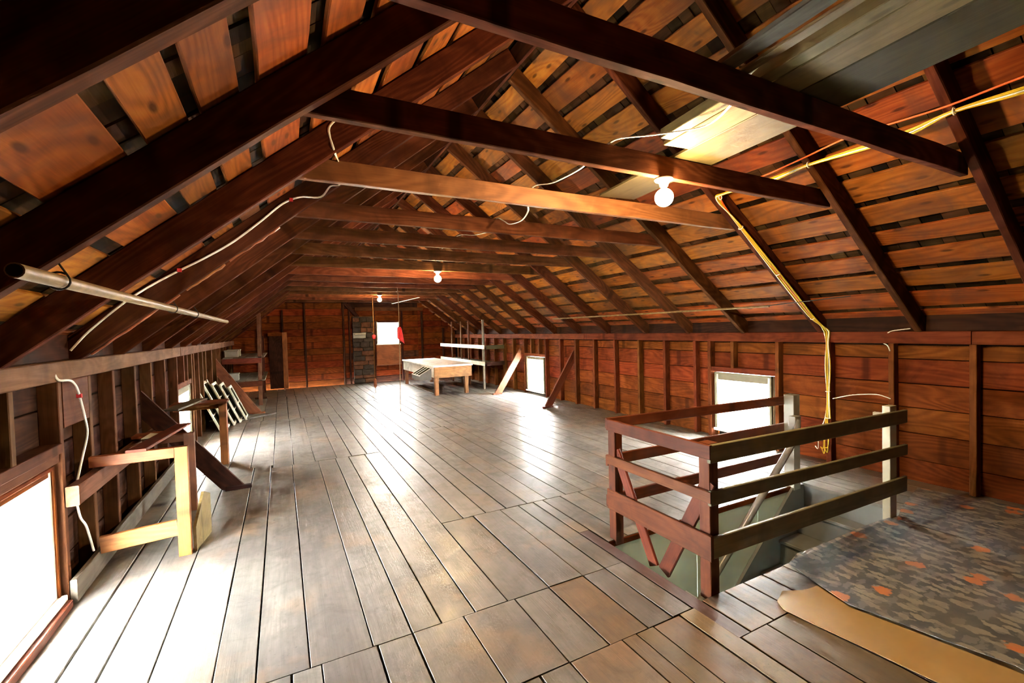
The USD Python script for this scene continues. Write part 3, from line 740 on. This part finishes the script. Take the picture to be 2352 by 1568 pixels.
for k in range(NC):
    ang = 2 * math.pi * k / NC
    o1, o2 = .011 * math.cos(ang), .011 * math.sin(ang)
    pts = []
    for i, p in enumerate(PATH):
        sp = 1.0 if i in (0, 2, 5, 7, 9, 12, 15, 17) else 2.3
        if i >= 13:
            pts.append((p[0] + .4 * o1 - .012, p[1] + o2 * sp, p[2]))
        elif i <= 8:
            pts.append((p[0] + o1 * sp, p[1], p[2] + .5 * o2 * sp - .012))
        else:
            pts.append((p[0] + .3 * o1, p[1] + o2 * sp - .015, p[2] - .25 * o1 * sp - .008))
    if k < 5:
        dy = rng.uniform(-.03, .09)
        pts += [(5.075, 2.655 + dy, .30), (5.07, 2.66 + dy, .10 + .02 * k), (5.07, 2.69 + dy, .16)]
    obj('cable', tube(curve(pts, 5), .0046, 6), 'cable_white' if k in (2, 5) else 'cable_yellow', yb, smooth=50)
for (x, y, z, ax) in ((3.34, 1.087, 2.636, 'y'), (3.371, 1.87, 2.61, 'y'), (3.41, 2.62, 2.59, 'y'), (3.74, 2.665, 2.365, 'x'), (4.28, 2.665, 1.968, 'x'), (4.86, 2.67, 1.535, 'x'), (5.076, 2.642, .76, 'z'), (5.076, 2.642, .48, 'z')):
    n = {'y': V(0, 1, 0), 'x': unit((1, 0, -.74)), 'z': V(0, 0, 1)}[ax]
    u = unit(np.cross(n, (.2, .3, .9) if ax != 'z' else (1, 0, 0)))
    w = np.cross(n, u)
    obj('cable_strap', tube([V(x, y, z) + .02 * (math.cos(a) * u + math.sin(a) * w) for a in np.linspace(0, 2 * math.pi, 14)], .004, 6), 'cable_white', yb, smooth=50)
OC = [(3.30, .40, 2.700), (3.297, .816, 2.690), (3.313, 1.09, 2.680), (3.305, 1.289, 2.683), (3.291, 1.577, 2.690), (3.326, 1.87, 2.668), (3.352, 2.135, 2.648), (3.385, 2.55, 2.622), (3.45, 2.64, 2.585), (3.72, 2.665, 2.39), (4.27, 2.665, 1.98), (4.88, 2.67, 1.53)]
obj('orange_cable', tube(curve([(a, b, c - .012) for a, b, c in OC], 6), .006, 6), 'cable_orange', smooth=50, label='single orange cable running beside the yellow cable bundle', cat='cable')
obj('wire_tail', tube(curve([(5.085, 2.60, .69), (5.07, 2.41, .752), (5.07, 2.22, .78), (5.08, 2.14, .765), (5.09, 2.105, .75)], 6), .005, 6), 'cable_white', smooth=50, label='thin white wire arching between two studs of the plank wall', cat='wire')
obj('wire_tail', tube(curve([(5.12, 1.965, 1.41), (5.10, 2.02, 1.402), (5.09, 2.09, 1.39), (5.088, 2.125, 1.372)], 6), .005, 6), 'cable_white', smooth=50, label='short white wire end lying on the plate of the plank wall', cat='wire')
obj('wire_tail', tube(curve([(5.11, 2.17, 1.275), (5.10, 2.13, 1.25), (5.095, 2.11, 1.2)], 6), .005, 6), 'cable_white', smooth=50, label='short white wire end hanging just under the wall plate', cat='wire')
t = thing('junction_box', 'small white box with a wire stub behind the cream post', 'electrical box')
obj('box', box(5.06, 5.1, 2.15, 2.235, .56, .61), 'paper_white', t)
obj('wire', tube(curve([(5.08, 2.17, .60), (5.085, 2.13, .625), (5.09, 2.115, .66)], 5), .005, 6), 'cable_white', t, smooth=50)

# ------------------------------------------------------------------ planks stored on the collar ties
def stored(xc, k, w, y0, y1, z0, th, look, label):
    """xc: the middle at y = 1.3; k: how far it runs askew."""
    obj('stored_plank', beam((xc + k * (y0 - 1.3), y0, z0 + th / 2), (xc + k * (y1 - 1.3), y1, z0 + th / 2), w, th, seg=5, wob=.0012, bev=.003), look, label=label, cat='plank', group='planks stored on the collar ties')


stored(1.833, .10, .074, -.7, 1.775, 2.502, .05, 'stored_board', 'thick square-edged pale plank on the ties, brightest by the nearest bulb')
stored(1.970, .10, .178, -.9, 1.83, 2.502, .024, 'stored_board', 'pale plank on the ties between the thick plank and the widest board')
stored(2.228, .10, .32, -.9, 2.74, 2.502, .02, 'stored_board_grey', 'widest greenish-grey board stored on the ties, reaching past the nearest bulb')
stored(1.60, .10, .085, -.7, 1.28, 2.502, .02, 'grey_board', 'narrow grey strip, outermost of the stored planks over the first tie')
stored(1.70, .10, .05, -.5, 1.24, 2.502, .014, 'stored_board', 'narrow tan strip lying over the first tie beside the white cable')

# ------------------------------------------------------------------ diagonal braces
def brace(y, f1, f2, xt, slope, look, label, dy=0.0, t=.036):
    """f1, f2: where the upper and the lower edge meet the floor; cut level at the floor and upright at x = xt."""
    o = thing('diagonal_brace', label, 'brace')
    poly = [(f1, y, .002), (xt, y + dy, abs(xt - f1) * slope), (xt, y + dy, abs(xt - f2) * slope), (f2, y, .002)]
    m = prism_dir(poly, (0, t, 0))
    d = unit(V(xt - f1, 0, abs(xt - f1) * slope))
    q = V(-d[2], 0, d[0])
    lc = np.c_[m[0] @ d, m[0] @ q, m[0][:, 1]] + rng.uniform(-20, 20, 3)
    obj('board', (m[0], m[1], lc), look, o)
    s = 1 if f1 > f2 else -1
    obj('cleat', box(min(f1 - s * .17, f1 + s * .05), max(f1 - s * .17, f1 + s * .05), y - .05, y - .001, .001, .034), look, o)


brace(7.20, 4.37, 4.53, XR - .03, 1.52, 'rail_wood', 'dark diagonal brace from floor to stud on the near side of the far bright window')
brace(9.36, 4.34, 4.52, XR - .03, 1.50, 'rail_wood', 'orange sunlit diagonal brace beside the far shelf rack')
brace(5.16, -.36, -.56, XL - .03, 1.30, 'wall_wood_dark', 'broad dark diagonal brace crossing between the workbench frames')
brace(9.93, -.37, -.58, XL + .03, 1.52, 'table_wood', 'reddish diagonal brace leaning behind the stacked window sashes')

# ------------------------------------------------------------------ workbench frames
def bench_frame(y, xf, h, low, look, label, cap=False, yd=.045):
    t = thing('bench_frame', label, 'workbench frame', group='open workbench frames')
    obj('leg', box(xf - .075, xf, y, y + yd, 0, h - .001), look, t)
    obj('top_rail', box(XL + .005, xf - .002, y + (yd if cap else 0.0), y + yd + (.04 if cap else 0), h - .072, h - .001) if cap else box(XL + .005, xf - .0755, y, y + yd, h - .07, h), look, t)
    if low:
        obj('low_rail', beam((-1.082, y + .02, low - .013), (xf - .0755, y + .02, low + .01), .03, .11), look, t)
    if cap:
        obj('cap_board', box(XL + .005, xf + .02, y - .14, y + .13, h, h + .025), 'rail_wood', t)
        obj('leg', box(xf - .05, xf, y + .0455, y + .12, 0, h - .001), 'rail_wood', t)
    return t


ba = bench_frame(3.755, -.60, .755, .19, 'bench_wood', 'nearest bench frame with a sunlit leg and low rail')
bb = bench_frame(4.70, -.70, .68, 0, 'rail_wood', 'middle bench frame, with a reddish leg and top rail')
bc = bench_frame(6.20, -.60, .735, 0, 'bench_wood', 'farthest bench frame, capped with a dark board', cap=True)
obj('bench_beam', beam((-1.085, 3.40, .615), (-1.085, 5.3, .60), .06, .115, seg=3, wob=.001), 'plate_wood', label='square beam along the dark wall with a bright sawn end, under the bench rails', cat='beam')
obj('edge_plank', beam((-1.10, 3.40, .068), (-1.10, 6.6, .068), .028, .136, seg=4, wob=.002), 'grey_board', label='long grey plank standing on edge on the floor along the dark wall', cat='plank')
obj('scrap_board', prism_dir([(-.595, 3.80, 0), (-.595, 3.80, .17), (-.57, 4.02, .35), (-.545, 4.12, .30), (-.545, 4.12, .0)], (.018, 0, 0)), 'stored_board', label='cream-faced board scrap standing behind the sunlit bench leg', cat='board')
obj('loose_board', beam((-.87, 3.72, .769), (-.82, 5.0, .712), .11, .018, seg=2), 'rail_wood', label='loose dark board laid across the nearest and middle bench frames', cat='board')
obj('loose_board', beam((-1.11, 4.72, .693), (-.90, 4.72, .693), .15, .024), 'bench_wood', label='short reddish board end lying on the middle bench frame', cat='board')
obj('loose_board', beam((-1.02, 5.6, .77), (-.86, 6.3, .78), .14, .02), 'grey_board', label='short grey board lying across the capped bench frame by the window', cat='board')
obj('paper_scrap', prism_dir([(-1.02, 4.52, .70), (-.93, 4.50, .70), (-.90, 4.66, .70), (-1.0, 4.72, .705)], (0, 0, .004)), 'paper_white', label='small pale paper scrap on the middle bench frame', cat='paper')

# ------------------------------------------------------------------ old window sashes
def old_sash(y, xb, lean, w, h, panes, label, look='sash_white'):
    t = thing('window_sash', label, 'window sash', group='old window sashes leaning by the wall')
    d = unit((-math.sin(lean), 0, math.cos(lean)))
    nrm = unit((math.cos(lean), 0, math.sin(lean)))
    O = V(xb, y, .005)

    def bar(u0, v0, u1, v1, ww):
        a, b = O + V(0, 1, 0) * u0 + d * v0, O + V(0, 1, 0) * u1 + d * v1
        return beam(a, b, ww, .03, up=nrm)
    s = .045
    obj('stile', bar(s / 2, 0, s / 2, h, s), look, t)
    obj('stile', bar(w - s / 2, 0, w - s / 2, h, s), look, t)
    obj('rail', bar(s, s / 2, w - s, s / 2, s), look, t)
    obj('rail', bar(s, h - s / 2, w - s, h - s / 2, s), look, t)
    for k in range(1, panes):
        obj('glazing_bar', bar(s, h * k / panes, w - s, h * k / panes, .02), look, t)
    for k in range(panes):
        a = O + V(0, w / 2, 0) + d * (h * k / panes + (.05 if k == 0 else .012))
        b = O + V(0, w / 2, 0) + d * (h * (k + 1) / panes - (.05 if k == panes - 1 else .012))
        obj('pane', beam(a, b, w - 2 * s, .004, up=nrm, bev=.0005), 'dusty_glass', t)


for k, (w, h, n, lab) in enumerate([(.50, .80, 3, 'frontmost old white sash in the leaning stack'), (.52, .84, 2, 'second old sash from the front of the leaning stack'),
                                    (.50, .78, 3, 'old sash in the middle of the leaning stack'), (.48, .74, 3, 'old sash second from the back of the leaning stack'),
                                    (.40, .66, 2, 'short old sash at the back, next to the reddish diagonal brace')]):
    old_sash(8.40 + .22 * k, -.90 + .075 * k, .40, w, h, n, lab)
obj('floor_board', prism_dir([(-.86, 9.1, .0), (-.34, 9.52, .0), (-.12, 9.66, .0), (-.45, 9.72, .0), (-.9, 9.5, .0)], (0, 0, .03)), 'grey_board', label='grey board lying on the floor under the old sashes', cat='board')

# ------------------------------------------------------------------ shelf unit by the far left
t = thing('shelf_unit', 'rough plank shelves with a pale tall post in the far dark corner', 'shelves')
obj('post', beam((-.435, 11.10, 0), (-.415, 11.10, 1.99), .075, .05, up=(0, 1, 0)), 'plate_wood', t, label='pale post reaching the rafters')
obj('post', box(-.46, -.40, 12.2, 12.25, 0, 1.95), 'wall_wood_dark', t)
obj('post', box(-.46, -.40, 13.5, 13.55, 0, 1.5), 'wall_wood_dark', t)
for z in (.97, .47):
    obj('front_rail', box(XL + .005, -.39, 11.03, 11.07, z - .05, z + .06), 'rail_wood', t)
    for k, x in enumerate(np.linspace(XL + .02, -.52, 4)):
        obj('shelf_board', box(x, x + .185, 11.075, 13.45, z + .061, z + .083), 'grey_board', t)
obj('foot', box(-.6, -.35, 12.17, 12.28, 0, .03), 'wall_wood_dark', t)
for k, (y, w, z) in enumerate(((11.3, .22, 1.054), (11.9, .25, 1.054), (11.2, .3, .554))):
    obj('stored_box', join(box(-1.08, -.84, y, y + w, z, z + .13), box(-1.09, -.83, y - .01, y + w + .01, z + .13, z + .15)), 'box_grey', label=['small grey box near the front of the upper dark-corner shelf', 'small grey box farther back on the upper dark-corner shelf', 'small grey box on the lower dark-corner shelf'][k], cat='box')

# ------------------------------------------------------------------ shelf rack on the far right
t = thing('shelf_rack', 'open shelf rack hung from thin posts under the far right rafters', 'shelves')
for (x, y, z1, w) in ((4.555, 10.42, 1.76, .05), (4.555, 11.40, 1.76, .04), (4.545, 11.95, 1.76, .035), (4.53, 12.66, 1.77, .04)):
    obj('post', beam((x, y, 0 if w != .04 else 0), (x + .0, y, z1), w, .045, up=(0, 1, 0)), 'stud_wood_pale' if w < .05 else 'grey_board', t)
for z in (1.02, .60):
    obj('shelf_edge', box(4.50, 4.527, 10.28, 13.7, z, z + .10), 'white_board', t, label='whitish shelf edge')
    for x in (4.53, 4.68, 4.83, 4.97):
        for (a, b) in ((10.47, 13.7),):
            obj('shelf_board', box(x + .05 if x < 4.6 else x, x + (.14 if x < 4.9 else .12), a, b, z + .02, z + .045), 'grey_board', t)
    obj('end_rail', box(4.585, XR - .01, 10.30, 10.34, z - .01, z + .09), 'wall_wood_dark' if z < 1 else 'stored_board_grey', t)

# ------------------------------------------------------------------ work table
t = thing('work_table', 'low heavy work table with a pale top and tapered legs before the far shelves', 'table')
TX0, TX1, TY0, TY1 = 3.12, 4.05, 10.0, 12.95
obj('tabletop', box(TX0 - .02, TX1 + .02, TY0 - .03, TY1 + .03, .665, .705, bev=.006), 'white_board', t)
obj('apron', box(TX0, TX0 + .03, TY0 + .03, TY1 - .03, .42,   .664), 'white_board', t)
obj('apron', box(TX1 - .03, TX1, TY0 + .03, TY1 - .03, .42,   .664), 'table_wood', t)
obj('apron', box(TX0 + .0, TX1 - .0, TY0, TY0 + .028, .41,   .664), 'table_wood', t)
obj('apron', box(TX0, TX1, TY1 - .028, TY1, .42,   .664), 'table_wood', t)
for x, y in ((TX0 + .07, TY0 + .075), (TX1 - .12, TY0 + .075), (TX0 + .07, TY1 - .08), (TX1 - .12, TY1 - .08)):
    obj('leg', beam((x, y, .66), (x, y, 0), .10, .09, up=(0, 1, 0), taper=.8), 'table_wood', t)
bx_ = obj('glazed_box', prism_dir([(TX0 - .29, 10.22, .36), (TX0 - .002, 10.22, .36), (TX0 - .002, 10.22, .63), (TX0 - .29, 10.22, .47)], (0, .66, 0)), 'box_dark', t, label='small grey glazed box fixed to the table side')
lidn = unit((-.16, 0, .288))
for k in range(3):
    y0 = 10.26 + k * .2
    obj('pane', beam((TX0 - .275, y0 + .09, .484), (TX0 - .015, y0 + .09, .628), .17, .006, up=lidn), 'dusty_glass', bx_)
for y in (10.23, 10.46, 10.66, 10.86):
    obj('glazing_bar', beam((TX0 - .288, y, .477), (TX0 - .002, y, .636), .022, .012, up=lidn), 'white_board', bx_)
obj('foot_rail', beam((TX0 - .29, 10.215, .47), (TX0 - .29, 10.885, .47), .02, .02), 'white_board', bx_)

# ------------------------------------------------------------------ far gable details
t = thing('panel_door', 'narrow framed board panel against the far gable wall', 'door')
obj('panel', box(-.30, .03, YF - .045, YF - .028, .03, 1.55), 'wall_wood_dark', t)
obj('frame_board', box(.03, .15, YF - .05, YF - .022, .02, 1.58), 'bench_wood', t)
obj('frame_board', box(-.32, .03, YF - .05, YF - .022, 1.48, 1.58), 'wall_wood', t)
t = thing('chimney', 'rough stone chimney breast left of the far window', 'chimney')
obj('mortar_core', box(1.90, 2.48, YF - .06, YF + .0, 0, 2.0), 'mortar', t)
z = .02
while z < 1.95:
    h = rng.uniform(.10, .17)
    x = 1.89
    while x < 2.46:
        w = min(rng.uniform(.16, .42), 2.50 - x)
        if w > .07:
            m = trimesh.creation.box((w - .02, .09, h - .015))
            m = m.subdivide().subdivide()
            m.vertices += (meshkit.noise(m.vertices * 14 + rng.uniform(0, 50, 3)) [:, None] - .5) * .03
            m.apply_translation((x + w / 2, YF - .07 - rng.uniform(0, .015), z + h / 2))
            zz = z + h / 2
            lk = 'plate_wood' if False else ('brick_brown' if rng.random() < .4 else 'mortar')
            if 1.33 < zz < 1.47 and x < 2.1:
                lk = 'grey_paint'
            obj('stone', (np.array(m.vertices), np.array(m.faces), np.array(m.vertices)), lk, t, smooth=50)
        x += w
    z += h
obj('chimney_shelf', box(1.93, 2.23, YF - .25, YF - .15, 1.465, 1.485), 'white_board', label='small white shelf board on the chimney breast', cat='shelf')

# ------------------------------------------------------------------ hanging cords
t = thing('hanging_cord', 'cord hanging from the farthest bulb, with a wooden weight near its end', 'cord')
obj('cord', tube(curve([(2.045, 11.43, 2.376), (2.05, 11.43, 1.6), (2.04, 11.43, .8), (2.045, 11.43, .36)], 8), .011, 8), 'stud_wood_pale', t, smooth=50)
obj('weight', tube([(2.045, 11.43, .37), (2.045, 11.43, .34), (2.045, 11.43, .18), (2.045, 11.43, .14)], [.012, .034, .04, .014], 12), 'bench_wood', t, smooth=50)
obj('cord_tail', tube([(2.045, 11.43, .16), (2.05, 11.43, .004)], .006, 6), 'rope_brown', t, smooth=50)
obj('red_tag', tube([(2.05, 11.425, 1.46), (2.05, 11.42, 1.43), (2.05, 11.42, 1.37), (2.05, 11.425, 1.34)], [.01, .05, .045, .01], 10), 'red_cloth', t, smooth=50)
t = thing('hanging_cord', 'cord hanging in front of the far window down to the floor, with a red cloth', 'cord')
obj('cord', tube(curve([(2.072, 8.875, 2.376), (2.035, 8.68, 2.22), (2.0, 8.52, 1.95), (1.985, 8.47, 1.5), (1.975, 8.465, .8), (1.96, 8.462, .004)], 8), .0065, 8), 'rope_brown', t, smooth=50)
g = np.linspace(0, 1, 9)
cl = []
for i, s in enumerate(g):
    for j, q in enumerate(np.linspace(-1, 1, 7)):
        wdt = .022 + .042 * s ** .6
        cl.append((1.985 + .012 * s + q * wdt + .015 * s, 8.46 + .022 * math.sin(q * 5 + s * 2), 1.60 - .27 * s - .05 * s * q))
fs = []
for i in range(8):
    for j in range(6):
        a = i * 7 + j
        fs += [(a, a + 1, a + 8), (a, a + 8, a + 7)]
cl, fs = np.array(cl), np.array(fs)
nv = len(cl)
cl2 = np.vstack([cl + V(0, -.012, 0), cl + V(0, .012, 0)])
rim = []
idx = [j for j in range(7)] + [i * 7 + 6 for i in range(1, 9)] + [56 + j for j in range(5, -1, -1)] + [i * 7 for i in range(7, 0, -1)]
for a, b in zip(idx, idx[1:] + idx[:1]):
    rim += [(a, a + nv, b + nv), (a, b + nv, b)]
obj('red_cloth', (cl2, np.vstack([fs, fs[:, ::-1] + nv, np.array(rim)]), cl2), 'red_cloth', t, smooth=60)
obj('trim_strip', tube(curve([(2.93, 13.2, 2.515), (3.0, 12.3, 2.508), (3.08, 11.49, 2.508), (3.12, 11.2, 2.52)], 5), [.03] * 16, 6, flat=.2, flat_dir=(0, 0, 1)) if False else beam((2.93, 13.25, 2.34), (3.13, 11.1, 2.362), .05, .012), 'white_board', label='thin white strip fixed under the far collar ties', cat='strip')
